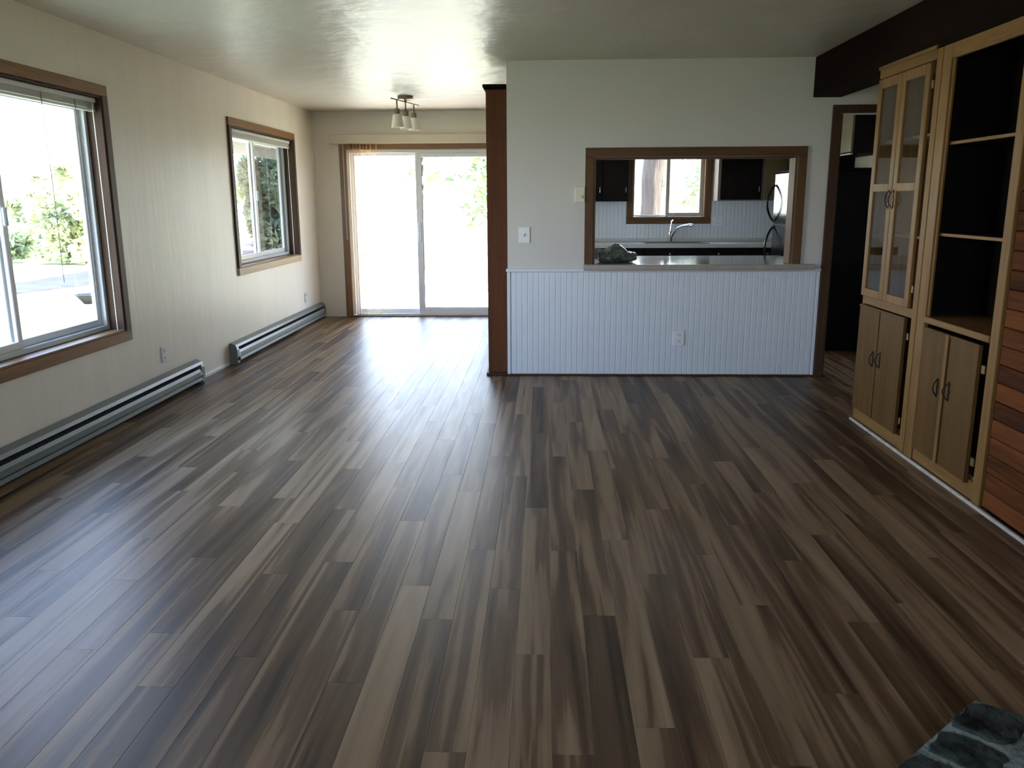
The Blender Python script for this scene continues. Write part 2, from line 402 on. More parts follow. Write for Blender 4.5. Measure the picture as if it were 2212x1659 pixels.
# ------------------------------------------------------------------ left windows
def casing_x(win, W, cw=.066, low=None):
    """casing + liner of a window in the left wall"""
    x0, x1 = XL+.0005, XL+.019
    y0, y1, z0, z1 = W
    bx('casing', M['trim'], (x0, x1, y0-cw, y1+cw, z1, z1+cw), win)
    bx('casing', low or M['trim'], (x0, x1, y0-cw, y1+cw, z0-cw, z0), win, label='lower casing board with its brighter light put into the colour' if low else None)
    bx('casing', M['darktrim'], (x0, x1, y0-cw, y0, z0-.0, z1), win)
    bx('casing', M['darktrim'], (x0, x1, y1, y1+cw, z0, z1), win)
    xi0, xi1 = XL-.154, XL+.012; t = .014
    bx('jamb', M['jamb'], (xi0, xi1, y0+.0005, y0+t, z0+.0005, z1-.0005), win, .002)
    bx('jamb', M['jamb'], (xi0, xi1, y1-t, y1-.0005, z0+.0005, z1-.0005), win, .002)
    bx('jamb', M['jamb'], (xi0, xi1, y0+t, y1-t, z1-t, z1-.0005), win, .002)
    bx('sill', M['trim'], (xi0, xi1, y0+t, y1-t, z0+.0005, z0+t), win, .002)
def sash_x(win, y0, y1, z0, z1, xa, xb, fw, mat, name='sash', screen=False):
    f = MB().box(xa, xb, y0, y0+fw, z0, z1, .004).box(xa, xb, y1-fw, y1, z0, z1, .004).box(xa, xb, y0+fw, y1-fw, z0, z0+fw, .004).box(xa, xb, y0+fw, y1-fw, z1-fw, z1, .004)
    s = f.build(name, mat, win); xm = (xa+xb)/2
    bx('pane', M['glass'], (xm-.002, xm+.002, y0+fw-.004, y1-fw+.004, z0+fw-.004, z1-fw+.004), s, 0)
    return s
def window_x(name, W, label, meet, kind='structure', screen=False):
    win = empty(name, (XL, (W[0]+W[1])/2, W[2]), label, 'window', None, 'structure')
    casing_x(win, W, low=M['trimlit'] if screen else None)
    y0, y1, z0, z1 = W[0]+.015, W[1]-.015, W[2]+.015, W[3]-.015
    fw = .032; xa, xb = XL-.150, XL-.085
    f = MB().box(xa, xb, y0, y0+fw, z0, z1, .003).box(xa, xb, y1-fw, y1, z0, z1, .003).box(xa, xb, y0+fw, y1-fw, z0, z0+fw, .003).box(xa, xb, y0+fw, y1-fw, z1-fw, z1, .003)
    f.build('frame', M['vinylgrey'], win)
    # sliding sash on the near half (inner track), fixed sash on the far half (outer track)
    s1 = sash_x(win, y0+fw, meet+.03, z0+fw, z1-fw, XL-.116, XL-.092, .042, M['vinyl'])
    s2 = sash_x(win, meet-.03, y1-fw, z0+fw, z1-fw, XL-.146, XL-.120, .042, M['vinyl'])
    zc = (z0+z1)/2+.02
    MB().box(XL-.092, XL-.074, meet-.012, meet+.018, zc-.05, zc+.05, .006).build('latch', M['vinylgrey'], s1)
    if screen:
        bx('insect_screen', M['screen'], (XL-.151, XL-.1495, meet, y1-fw, z0+fw, z1-fw), s2, 0)
    return win
w1 = window_x('window_1', W1, 'large sliding window with oak casing nearest on the left wall', 4.365)
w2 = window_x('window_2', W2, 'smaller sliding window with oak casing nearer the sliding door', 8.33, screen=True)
#w5 = window_x('window_5', W5, 'sliding window in the left wall behind the camera', 1.0)
win4 = empty('window_4', ((RW[0]+RW[1])/2, YR, RW[2]), 'picture window behind the camera', 'window', None, 'structure')
f = MB()
for xa, xb, za, zb in ((RW[0], RW[0]+.05, RW[2], RW[3]), (RW[1]-.05, RW[1], RW[2], RW[3]), (RW[0]+.05, RW[1]-.05, RW[2], RW[2]+.05), (RW[0]+.05, RW[1]-.05, RW[3]-.05, RW[3])):
    f.box(xa, xb, YR-.12, YR-.04, za, zb, .004)
fr4 = f.build('frame', M['vinyl'], win4)
bx('pane', M['glass'], (RW[0]+.04, RW[1]-.04, YR-.082, YR-.078, RW[2]+.04, RW[3]-.04), win4, 0)

def mini_blind(W, label, zt, n=9):
    b = empty('mini_blind', (XL-.03, (W[0]+W[1])/2, zt), label, 'blind', 'raised mini blinds on the left wall windows')
    y0, y1 = W[0]+.022, W[1]-.022
    bx('headrail', M['blindwhite'], (XL-.055, XL-.015, y0, y1, zt-.028, zt), b, .003)
    s = MB()
    for k in range(n): s.box(XL-.050, XL-.022, y0+.004, y1-.004, zt-.034-k*.0034, zt-.0322-k*.0034)
    o = s.build('slat', M['blindwhite'], b); o['kind'] = 'stuff'
    zb = zt-.034-n*.0034
    bx('bottom_rail', M['blindwhite'], (XL-.052, XL-.02, y0+.004, y1-.004, zb-.016, zb-.001), b, .003)
    return b, y0, y1, zb
b1, y0, y1, zb = mini_blind(W1, 'white mini blind raised at the top of the large left window', 2.038)
for yy, zl in ((4.72, .95), (5.06, .80)):
    MB().tube([(XL-.018, yy, 2.008), (XL-.017, yy+.01, 1.5), (XL-.017, yy+.004, zl)], .0022, 5).build('pull_cord', M['cord'], b1)
MB().tube([(XL-.012, 5.245, 2.008), (XL-.010, 5.25, 1.3), (XL-.012, 5.255, .50)], .003, 5).build('wand', M['blindwhite'], b1)
b2, y0, y1, zb = mini_blind(W2, 'white mini blind raised at the top of the smaller left window', 2.048)
MB().tube([(XL-.012, 9.20, 2.018), (XL-.010, 9.205, 1.3), (XL-.012, 9.21, .74)], .003, 5).build('wand', M['blindwhite'], b2)

# ------------------------------------------------------------------ sliding door in the far wall
d1 = empty('door_1', ((SL[0]+SL[1])/2, YF, 0), 'white framed glass sliding door at the end of the dining area', 'sliding door', None, 'structure')
cw = .085
bx('casing', M['trimx'], (SL[0]-cw, SL[1]+cw, YF-.018, YF-.0005, SL[3], SL[3]+.062), d1)
bx('casing', M['trimz'], (SL[0]-cw, SL[0], YF-.018, YF-.0005, 0.001, SL[3]), d1)
bx('casing', M['trimz'], (SL[1], SL[1]+cw, YF-.018, YF-.0005, 0.001, SL[3]), d1)
bx('threshold', M['trimx'], (SL[0]-.0, SL[1], YF-.05, YF+.0, 0.0005, .018), d1)
f = MB()
for xa, xb, za, zb in ((SL[0]+.001, SL[0]+.035, .02, SL[3]-.001), (SL[1]-.035, SL[1]-.001, .02, SL[3]-.001), (SL[0]+.035, SL[1]-.035, SL[3]-.04, SL[3]-.001), (SL[0]+.035, SL[1]-.035, .002, .035)):
    f.box(xa, xb, YF+.01, YF+.12, za, zb, .004)
f.build('frame', M['vinyl'], d1)
def leaf_panel(x0, x1, ya, yb, st, tr, br, nm):
    z0, z1 = .036, SL[3]-.041
    f = MB().box(x0, x0+st, ya, yb, z0, z1, .004).box(x1-st, x1, ya, yb, z0, z1, .004).box(x0+st, x1-st, ya, yb, z0, z0+br, .004).box(x0+st, x1-st, ya, yb, z1-tr, z1, .004)
    p = f.build(nm, M['vinyl'], d1); ym = (ya+yb)/2
    bx('pane', M['glass'], (x0+st-.004, x1-st+.004, ym-.003, ym+.003, z0+br-.004, z1-tr+.004), p, 0)
    g = MB(); e = .008
    for a, b, c, d in ((x0+st, x0+st+e, z0+br, z1-tr), (x0+st+e, x1-st, z0+br, z0+br+e)):
        g.box(a, b, ym-.008, ym-.0035, c, d)
    return p, g
pl_, _ = leaf_panel(SL[0]+.036, -1.50, YF+.07, YF+.105, .045, .03, .05, 'fixed_panel')
pr_, g = leaf_panel(-1.565, SL[1]-.036, YF+.025, YF+.060, .07, .05, .065, 'sliding_panel')
g.build('gasket', plain('gasket', (.10, .10, .10), .6), pr_)
MB().box(-1.545, -1.52, YF-.012, YF+.025, .92, 1.14, .006).build('handle', M['vinylgrey'], pr_)

vb = empty('vertical_blind', (-1.55, YF-.07, 2.07), 'cream vertical blinds drawn aside at the left of the sliding door', 'blind')
v = MB().box(-2.556, SL[1]+.10, YF-.115, YF-.105, 2.068, 2.170, .003).box(-2.556, SL[1]+.10, YF-.105, YF-.019, 2.160, 2.170, .002).box(-2.556, -2.546, YF-.105, YF-.019, 2.068, 2.160, .002)
v.build('valance', M['valance'], vb, label='cream boxed valance')
bx('headrail', M['blindwhite'], (-2.52, SL[1]+.06, YF-.085, YF-.045, 2.09, 2.125), vb, .003)
sx_ = [-2.345+.020*i for i in range(8)]+[-2.165, -2.125, -2.08, -2.01]
for i, xx in enumerate(sx_):
    a = math.radians(103+random.uniform(-7, 7)); s = MB()
    s.rbox(Vector((xx, YF-.066, 1.058)), (.085, .0012, 2.05), Matrix.Rotation(a, 3, 'Z'))
    s.build('slat', M['slat'], vb)
MB().tube([(-2.40, YF-.10, 2.08), (-2.40, YF-.10, .95)], .003, 5).build('bead_chain', M['blindwhite'], vb)

# ------------------------------------------------------------------ ceiling light of the dining area
LT = Vector((-1.42, 8.75, H))
cl = empty('ceiling_light', LT, 'three shade nickel ceiling light on a slanting bar above the dining area', 'lamp')
MB().lathe([(0, -.04), (.066, -.04), (.078, -.032), (.078, -.0005), (0, -.0005)], LT, 28).build('canopy', M['nickel'], cl, True)
d = Vector((.085, .33, 0)); A, Bv = LT-d+Vector((0, 0, -.058)), LT+d+Vector((0, 0, -.058))
MB().tube([A, Bv], .007, 10).build('bar', M['nickel'], cl, True)
MB().tube([LT+Vector((0, 0, -.041)), LT+Vector((0, 0, -.053))], .014, 10).build('hub', M['nickel'], cl, True)
for t in (-.62, 0, .62):
    p = LT+d*t+Vector((0, 0, -.058))
    st = MB().tube([p, p+Vector((0, 0, -.085))], .0075, 10).build('stem', M['nickel'], cl, True)
    MB().lathe([(0, -.083), (.021, -.083), (.026, -.088), (.026, -.142), (.0, -.142)], p, 20).build('socket', M['nickel'], st, True)
    MB().lathe([(.030, -.135), (.044, -.142), (.062, -.262), (.058, -.262), (.041, -.146), (.030, -.140)], p, 24).build('glass_shade', M['frost'], st, True)

# ------------------------------------------------------------------ baseboard heaters
def heater(y0, y1, label, knob_near=False):
    h = empty('baseboard_heater', (XL+.035, (y0+y1)/2, 0), label, 'heater', 'grey baseboard heaters on the left wall')
    x0 = XL+.0005
    bx('back_plate', M['heater'], (x0, x0+.008, y0+.02, y1-.02, .012, .175), h, 0)
    MB().prof_y([(x0+.008, .186), (x0+.010, .176), (x0+.052, .164), (x0+.064, .150), (x0+.067, .152), (x0+.056, .172), (x0+.012, .189)], y0+.004, y1-.004).build('top_hood', M['heater'], h)
    MB().prof_y([(x0+.058, .120), (x0+.062, .120), (x0+.070, .098), (x0+.070, .062), (x0+.066, .062), (x0+.066, .098)], y0+.03, y1-.03).build('front_panel', M['heater'], h)
    MB().prof_y([(x0+.060, .050), (x0+.068, .054), (x0+.072, .030), (x0+.060, .020), (x0+.057, .022), (x0+.067, .032)], y0+.03, y1-.03).build('lower_rail', M['heater'], h)
    fb = MB().tube([(x0+.032, y0+.03, .10), (x0+.032, y1-.03, .10)], .008, 8)
    n = int((y1-y0-.12)/.03)
    for k in range(n):
        yy = y0+.06+k*.03; fb.box(x0+.010, x0+.055, yy, yy+.002, .072, .128)
    o = fb.build('heating_fins', M['heatfin'], h); o['kind'] = 'stuff'
    for ya, yb in ((y0, y0+.05), (y1-.05, y1)):
        MB().prof_y([(x0+.008, .0), (x0+.060, .0), (x0+.072, .012), (x0+.072, .13), (x0+.060, .165), (x0+.008, .188)], ya, yb).build('end_cap', M['heater'], h)
    ka = y0+.062 if knob_near else y1-.062
    kb = MB().tube([(x0+.0722, y0+.028, .050), (x0+.084, y0+.028, .050)], .014, 12)
    if knob_near: kb.build('knob', M['pot'], h, True)
    else: kb.bm.free()
    bx('label_plate', M['plastic'], (x0+.0702, x0+.0712, ka-.014, ka+.014, .074, .092), h, 0)
    return h
heater(1.9, 6.36, 'long grey baseboard heater on the floor under the large left window')
heater(7.08, 10.09, 'grey baseboard heater on the floor reaching the far corner under the smaller window', True)
bx('baseboard_left', M['plastic'], (XL+.0005, XL+.012, 6.40, 7.05, .0005, .03), None, .002)
tag(bpy.data.objects['baseboard_left'], 'short white baseboard strip between the two heaters', 'baseboard', None, 'structure')

# ------------------------------------------------------------------ wall plates
def plate(name, c, axis, kind, label, cat, w_=.075, h_=.118, group=None, mat='plastic'):
    """axis 'x': on the left wall facing +x;  axis 'y': facing -y (the camera)"""
    o = empty(name, c, label, cat, group)
    def put(u0, u1, z0, z1, d0, d1, nm, m, bev=.002):
        if axis == 'x': return bx(nm, m, (c[0]+d0, c[0]+d1, c[1]+u0, c[1]+u1, c[2]+z0, c[2]+z1), o, bev)
        return bx(nm, m, (c[0]+u0, c[0]+u1, c[1]-d1, c[1]-d0, c[2]+z0, c[2]+z1), o, bev)
    put(-w_/2, w_/2, -h_/2, h_/2, .0005, .008, 'cover_plate', M[mat], .003)
    if kind == 'outlet':
        for zz in (-.027, .027):
            r = put(-.017, .017, zz-.014, zz+.014, .008, .0105, 'receptacle', M[mat])
            for uu in (-.006, .006): put(uu-.0015, uu+.0015, zz-.005, zz+.007, .0105, .0115, 'slot', M['plasticgrey'], 0).parent = o
    elif kind == 'switch':
        put(-.005, .005, -.012, .012, .008, .0095, 'toggle_slot', M['plasticgrey'], 0)
        put(-.004, .004, -.002, .014, .0095, .020, 'toggle', M[mat])
    return o
plate('wall_outlet', (XL, 5.835, .323), 'x', 'outlet', 'white outlet on the left wall above the long heater', 'outlet')
plate('wall_outlet', (XL, 9.50, .312), 'x', 'outlet', 'white outlet low on the left wall near the far corner', 'outlet')
plate('light_switch', (-.165, YK, 1.137), 'y', 'switch', 'white light switch on the kitchen wall beside the brown post', 'switch', .088, .125)
th = empty('thermostat', (.2685, YK, 1.447), 'square ivory thermostat touching the pass-through trim', 'thermostat')
bx('housing', M['ivory'], (.245-.016, .3085, YK-.035, YK-.0005, 1.387, 1.507), th, .005)
MB().lathe([(0, 0), (.02, 0), (.02, .012), (0, .012)], (0, 0, 0), 20)
t = MB(); t.lathe([(0, 0), (.014, 0), (.012, .010), (0, .010)], (0, 0, 0), 18)
k = MB(); k.add(t.bm, Matrix.Translation((.285, YK-.035, 1.428)) @ Matrix.Rotation(PI/2, 4, 'X')); k.build('dial', M['ivory'], th, True)
bx('dial_pointer', M['plasticgrey'], (.287, .295, YK-.0465, YK-.0455, 1.424, 1.436), th, 0)

# ------------------------------------------------------------------ kitchen wall: beadboard, ledge, trims, post
XB0, XB1 = -.300, 2.165
wn = empty('trim_2', ((XB0+XB1)/2, YK, 0), 'white beadboard wainscot below the kitchen pass-through', 'wainscot', None, 'structure')
bw = .0445; n = int((XB1-XB0-.06)/bw); bw = (XB1-XB0-.056)/n
b = MB().box(-bw/2+.0014, bw/2-.0014, -.009, -.0005, .016, .845, .002); b.box(-bw/2, bw/2, -.0062, -.0005, .016, .845)
bme = bpy.data.meshes.new('board'); b.bm.to_mesh(bme); b.bm.free(); bme.materials.append(M['bead'])
for i in range(n):
    o = bpy.data.objects.new('board', bme); COL.objects.link(o); o.parent = wn; o.location = (XB0+.028+bw*(i+.5)-wn.location.x, 0, 0)
bx('stile', M['bead'], (XB0-.004, XB0+.022, YK-.014, YK-.0005, .014, .845), wn, .002)
bx('stile', M['bead'], (XB1-.022, XB1, YK-.014, YK-.0005, .014, .845), wn, .002)
bx('cap_rail', M['bead'], (XB0-.012, XB1+.004, YK-.022, YK-.0005, .846, .872), wn, .004)
tag(bx('baseboard_kitchen', M['darktrim'], (XB0-.004, XB1, YK-.016, YK-.0005, .0005, .0135), None, .002),
    'thin brown strip at the foot of the white beadboard', 'baseboard', None, 'structure')

pt = empty('trim_3', ((PT[0]+PT[1])/2, YK, PT[3]), 'brown oak casing around the kitchen pass-through opening', 'casing', None, 'structure')
bx('casing', M['trimp'], (.309, 2.003, YK-.019, YK-.0005, 1.729, 1.797), pt)
bx('casing', M['trimpz'], (.309, .376, YK-.019, YK-.0005, .906, 1.729), pt)
bx('casing', M['trimpz'], (1.934, 2.003, YK-.019, YK-.0005, .906, 1.729), pt)
bx('jamb', M['trimpz'], (PT[0]+.0005, PT[0]+.014, YK-.010, YK+.15, .9065, 1.7265), pt, .001)
bx('jamb', M['trimpz'], (PT[1]-.014, PT[1]-.0005, YK-.010, YK+.15, .9065, 1.7265), pt, .001)
bx('jamb', M['trimp'], (PT[0]+.014, PT[1]-.014, YK-.010, YK+.15, 1.7125, 1.7265), pt, .001)
lg = empty('countertop', ((PT[0]+PT[1])/2, YK, .8615), 'long glossy laminate pass-through counter ledge on the half wall', 'countertop')
lo = MB().box(.3785, 1.9295, YK-.04, YK+.135, .8615, .9045, .003).box(.3785, 2.12, YK+.135, 7.66, .8615, .9045, .003)
lo.build('top_slab', M['laminate'], lg)
MB().box(.30, 2.105, YK-.068, YK-.0405, .8605, .9055, .006).build('front_edge', M['lamedge'], lg)
bx('edge_return', M['lamedge'], (.30, .3775, YK-.0400, YK-.0245, .8735, .9052), lg, .003)
bx('edge_return', M['lamedge'], (1.9305, 2.105, YK-.0400, YK-.0245, .8735, .9052), lg, .003)
plate('wall_outlet', (1.078, YK-.0095, .3125), 'y', 'outlet', 'white outlet low on the white beadboard half wall', 'outlet', .086, .125)

dt = empty('trim_4', ((DW[0]+DW[1])/2, YK, 0), 'dark brown casing of the kitchen doorway beside the cabinets', 'casing', None, 'structure')
bx('casing', M['darktrim'], (2.169, DW[0], YK-.019, YK-.0005, .0005, DW[3]), dt)
bx('casing', M['darktrim'], (DW[1], DW[1]+.062, YK-.019, YK-.0005, .0005, DW[3]), dt)
bx('casing', M['darktrim'], (2.169, DW[1]+.062, YK-.019, YK-.0005, DW[3], 2.095), dt)
bx('jamb', M['darktrim'], (DW[0]+.0005, DW[0]+.014, YK-.008, YK+.135, .0005, DW[3]-.001), dt, .001)
bx('jamb', M['darktrim'], (DW[1]-.014, DW[1]-.0005, YK-.008, YK+.135, .0005, DW[3]-.001), dt, .001)

ps = empty('wooden_post', (-.385, 6.95, 0), 'tall reddish brown wooden post panel ending the white kitchen wall', 'post')
bx('panel', M['post'], (-.4615, -.3015, 6.668, 7.25, .022, 2.235), ps, .003)
MB().box(-.485, -.301, 6.648, 7.27, 2.25, 2.272, .004).box(-.474, -.301, 6.658, 7.262, 2.2355, 2.25, .003).build('cap_moulding', M['beam'], ps)
bx('base_moulding', M['darktrim'], (-.478, -.3055, 6.640, 7.265, .0005, .0215), ps, .004)

# ------------------------------------------------------------------ built in cabinets on the right
XC = 2.001
def handle(c, parent, hgt=.085, flip=1):
    """bail pull with flared wing back plate on a face pointing -x"""
    x0, yy, zz = c
    hb = MB()
    a = [(0, .5), (.16, .38), (.05, .2), (.20, .0), (.05, -.2), (.16, -.38), (0, -.5), (-.10, -.3), (-.03, 0), (-.10, .3)]
    vs = [[hb.bm.verts.new((x0-dx, yy+u*flip*hgt*.55, zz+v_*hgt)) for u, v_ in a] for dx in (.0005, .004)]
    hb.bm.faces.new(vs[0]); hb.bm.faces.new(vs[1][::-1])
    for i in range(len(a)):
        j = (i+1) % len(a); hb.bm.faces.new((vs[0][i], vs[0][j], vs[1][j], vs[1][i]))
    pl = hb.build('handle', M['bronze'], parent)
    pts = []
    for k in range(9):
        q = -1+2*k/8; pts.append((x0-.006-.022*math.cos(q*PI/2), yy-.010*flip*math.cos(q*PI/2), zz+q*hgt*.42))
    MB().tube(pts, .0035, 6).build('bail', M['bronze'], pl, True)

ga = empty('display_cabinet', (2.16, 4.92, 0), 'oak built in cabinet with four glass panes over two lower doors', 'cabinet', None)
Y0, Y1 = 4.505, 5.30
xb0, xb1 = XC+.018, 2.33
bx('side_panel', M['oak'], (xb0, xb1, Y0, Y0+.02, .10, 2.149), ga)
bx('side_panel', M['oak'], (xb0, xb1, Y1-.02, Y1, .10, 2.149), ga)
bx('top_panel', M['oaky'], (xb0, xb1, Y0+.02, Y1-.02, 2.129, 2.149), ga)
bx('counter_panel', M['oaky'], (xb0, xb1, Y0+.02, Y1-.02, .775, .80), ga)
bx('bottom_panel', M['oaky'], (xb0, xb1, Y0+.02, Y1-.02, .10, .12), ga)
bx('back_panel', M['oakdoor'], (xb1-.012, xb1-.001, Y0+.02, Y1-.02, .12, .775), ga, 0)
for zz in (1.725, 1.185): bx('shelf', M['oaky'], (xb0+.03, xb1-.005, Y0+.021, Y1-.021, zz, zz+.018), ga)
bx('toe_board', M['oaky'], (XC+.004, xb0-.0005, Y0+.06, Y1, .017, .092), ga, .002)
bx('face_stile', M['oak'], (XC-.004, xb0-.0005, Y0+.003, Y0+.060, .017, 2.149), ga)
bx('face_stile', M['oak'], (XC+.004, xb0-.0005, Y1-.022, Y1, .093, 2.085), ga)
bx('face_rail', M['oaky'], (XC+.003, xb0-.0005, Y0+.061, Y1-.002, .762, .815), ga)
MB().box(XC-.006, XC+.015, Y0+.061, Y1+.004, 2.098, 2.168, .004).box(XC-.014, XC+.015, Y0+.061, Y1+.010, 2.148, 2.168, .003).build('crown_moulding', M['oaky'], ga)
def glass_door(ya, yb, hinge):
    z0, z1 = .815, 2.090; st = .052; x0, x1 = XC-.016, XC+.003
    f = MB().box(x0, x1, ya, ya+st, z0, z1, .003).box(x0, x1, yb-st, yb, z0, z1, .003)
    f.box(x0, x1, ya+st, yb-st, z0, z0+.048, .003).box(x0, x1, ya+st, yb-st, z1-.055, z1, .003).box(x0, x1, ya+st, yb-st, 1.443, 1.490, .003)
    d_ = f.build('glass_door', M['oak'], ga)
    for za, zb in ((z0+.044, 1.447), (1.486, z1-.051)):
        bx('pane', M['glass'], (XC-.008, XC-.005, ya+st-.004, yb-st+.004, za, zb), d_, 0)
    return d_
dA = glass_door(4.957, 5.285, 1); dB = glass_door(4.605, 4.949, -1)
handle((XC-.016, 4.983, 1.40), dA, .11, 1); handle((XC-.016, 4.925, 1.40), dB, .11, -1)
def low_door(par, ya, yb, z0, z1, hy, hz, flip, lip):
    x0, x1 = XC-.015, XC+.003
    f = MB().box(x0, x1, ya, yb, z0, z1, .004)
    f.box(x0-.004, x0, ya, yb, z1-.012, z1, .002).box(x0-.004, x0, ya, ya+.014, z0, z1-.012, .002)
    d_ = f.build('door', M['oakdoor'], par); handle((x0, hy, hz), d_, .10, flip); return d_
dl = low_door(ga, 4.960, 5.280, .094, .758, 5.005, .455, 1, 0); dr = low_door(ga, 4.618, 4.954, .094, .758, 4.905, .465, -1, 0)
for zz in (.18, .66): bx('hinge', M['brass'], (XC-.006, XC+.003, 4.583, 4.600, zz-.02, zz+.02), dr, .002)
for zz in (.92, 1.98): bx('hinge', M['brass'], (XC-.006, XC+.003, 4.583, 4.600, zz-.02, zz+.02), dB, .002)

gb = empty('bookcase', (2.16, 4.09, 0), 'oak built in bookcase with open dark shelves over two lower doors', 'bookcase')
Y0, Y1 = 3.690, 4.497
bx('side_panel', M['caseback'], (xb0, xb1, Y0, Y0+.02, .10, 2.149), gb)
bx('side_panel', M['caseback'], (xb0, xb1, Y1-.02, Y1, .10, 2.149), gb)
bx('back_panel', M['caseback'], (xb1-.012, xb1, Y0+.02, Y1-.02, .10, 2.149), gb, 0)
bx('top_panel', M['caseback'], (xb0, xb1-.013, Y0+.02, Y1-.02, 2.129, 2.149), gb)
bx('counter_panel', M['oaky'], (xb0, xb1-.013, Y0+.02, Y1-.02, .775, .795), gb)
bx('bottom_panel', M['oaky'], (xb0, xb1-.013, Y0+.02, Y1-.02, .10, .12), gb)
for zz in (1.668, 1.218):
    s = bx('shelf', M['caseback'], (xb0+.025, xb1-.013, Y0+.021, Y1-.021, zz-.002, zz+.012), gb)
    bx('shelf_edge', M['oaky'], (xb0+.006, xb0+.0245, Y0+.021, Y1-.021, zz-.003, zz+.013), s, .002)
bx('face_stile', M['oak'], (XC-.006, xb0-.0005, Y1-.095, Y1-.004, .017, 2.149), gb)
bx('face_stile', M['oak'], (XC-.006, xb0-.0005, Y0-.012, Y0+.056, .017, 2.149), gb)
bx('face_stile', M['oak'], (XC+.003, xb0-.0005, Y1-.112, Y1-.0955, .80, 2.08), gb)
bx('face_rail', M['oaky'], (XC-.004, xb0-.0005, Y0+.057, Y1-.096, 2.075, 2.149), gb)
bx('face_rail', M['oaky'], (XC-.012, xb0-.0005, Y0+.057, Y1-.096, .768, .800), gb)
bx('toe_board', M['oaky'], (XC+.004, xb0-.0005, Y0+.057, Y1-.096, .017, .105), gb, .002)
dl = low_door(gb, 4.098, 4.385, .088, .748, 4.165, .47, 1, 1); dr = low_door(gb, 3.806, 4.088, .088, .748, 4.045, .475, -1, 1)
bx('overlap_strip', M['oak'], (XC-.024, XC-.0195, 4.088, 4.118, .088, .748), dl, .002)
for zz in (.20, .64): bx('hinge', M['brass'], (XC-.006, XC+.003, 3.764, 3.792, zz-.02, zz+.02), dr, .002)

# ------------------------------------------------------------------ kitchen beyond the opening
kw = empty('window_3', ((KW[0]+KW[1])/2, YF, KW[2]), 'kitchen sliding window over the sink with brown casing', 'window', None, 'structure')
cw = .072
for dm in ((KW[0]-cw, KW[1]+cw, KW[3], KW[3]+cw), (KW[0]-cw, KW[1]+cw, KW[2]-cw, KW[2])): bx('casing', M['trimp'], (dm[0], dm[1], YF-.02, YF-.0125, dm[2], dm[3]), kw)
for dm in ((KW[0]-cw, KW[0]), (KW[1], KW[1]+cw)): bx('casing', M['trimpz'], (dm[0], dm[1], YF-.02, YF-.0125, KW[2], KW[3]), kw)
f = MB()
for xa, xb, za, zb in ((KW[0]+.001, KW[0]+.012, KW[2]+.001, KW[3]-.001), (KW[1]-.012, KW[1]-.001, KW[2]+.001, KW[3]-.001), (KW[0]+.012, KW[1]-.012, KW[2]+.001, KW[2]+.012), (KW[0]+.012, KW[1]-.012, KW[3]-.012, KW[3]-.001)):
    f.box(xa, xb, YF-.012, YF+.14, za, zb, .002)
f.build('jamb', M['trimz'], kw)
def sash_y(win, x0, x1, z0, z1, ya, yb, fw, mat):
    f = MB().box(x0, x0+fw, ya, yb, z0, z1, .004).box(x1-fw, x1, ya, yb, z0, z1, .004).box(x0+fw, x1-fw, ya, yb, z0, z0+fw, .004).box(x0+fw, x1-fw, ya, yb, z1-fw, z1, .004)
    s = f.build('sash', mat, win); ym = (ya+yb)/2
    bx('pane', M['glass'], (x0+fw-.004, x1-fw+.004, ym-.002, ym+.002, z0+fw-.004, z1-fw+.004), s, 0)
sash_y(kw, KW[0]+.013, 1.49, KW[2]+.013, KW[3]-.013, YF+.10, YF+.125, .018, M['vinyl'])
sash_y(kw, 1.445, KW[1]-.013, KW[2]+.013, KW[3]-.013, YF+.065, YF+.09, .045, plain('vinyl_tan', (.50, .46, .42), .4))

bs = empty('trim_5', (1.5, YF, .93), 'white beadboard backsplash behind the kitchen sink', 'backsplash', None, 'structure')
mb = MB(); xx = .0
while xx < XH-.01:
    x1_ = min(xx+.046, XH-.001)
    for za, zb in (((.911, KW[2]-cw-.001),) if KW[0]-cw < xx+.023 < KW[1]+cw else ((.911, 1.40),)):
        mb.box(xx+.0015, x1_-.0015, YF-.011, YF-.0005, za, zb)
    xx += .046
o = mb.build('board', M['bead'], bs); o['kind'] = 'stuff'
bx('splash_lip', M['counter'], (.0, XH-.001, YF-.028, YF-.0115, .911, .948), bs, .002)

kc = empty('kitchen_base_cabinet', (1.5, 9.85, 0), 'dark base cabinet run under the kitchen window', 'cabinet')
bx('carcass', M['darkcab'], (.02, XH-.002, 9.57, YF-.002, .09, .868), kc)
bx('toe_kick', M['caseback'], (.03, XH-.01, 9.62, YF-.01, .0005, .09), kc)
for i in range(5):
    xa = .05+i*.55; dd = bx('door', M['darkcab'], (xa, xa+.53, 9.552, 9.5695, .12, .72), kc)
    dw_ = bx('drawer', M['darkcab'], (xa, xa+.53, 9.552, 9.5695, .735, .86), kc)
    bx('knob', M['chrome'], (xa+.255, xa+.275, 9.535, 9.5515, .79, .81), dw_, .004)
ct = empty('kitchen_countertop', (1.5, 9.85, .869), 'pale kitchen countertop under the window around the sink', 'countertop')
SX0, SX1, SY0, SY1 = 1.15, 1.85, 9.62, 10.02
mb = MB().box(.01, SX0, 9.535, YF-.029, .869, .91, .002).box(SX1, XH-.002, 9.535, YF-.029, .869, .91, .002).box(SX0, SX1, 9.535, SY0, .869, .91, .002).box(SX0, SX1, SY1, YF-.029, .869, .91, .002)
mb.build('slab', M['counter'], ct)
bx('front_edge', M['vinylgrey'], (.01, XH-.002, 9.528, 9.5345, .869, .9095), ct, .001)
sk = empty('sink', (1.5, 9.82, .905), 'dark rimmed kitchen sink set in the pale countertop', 'sink')
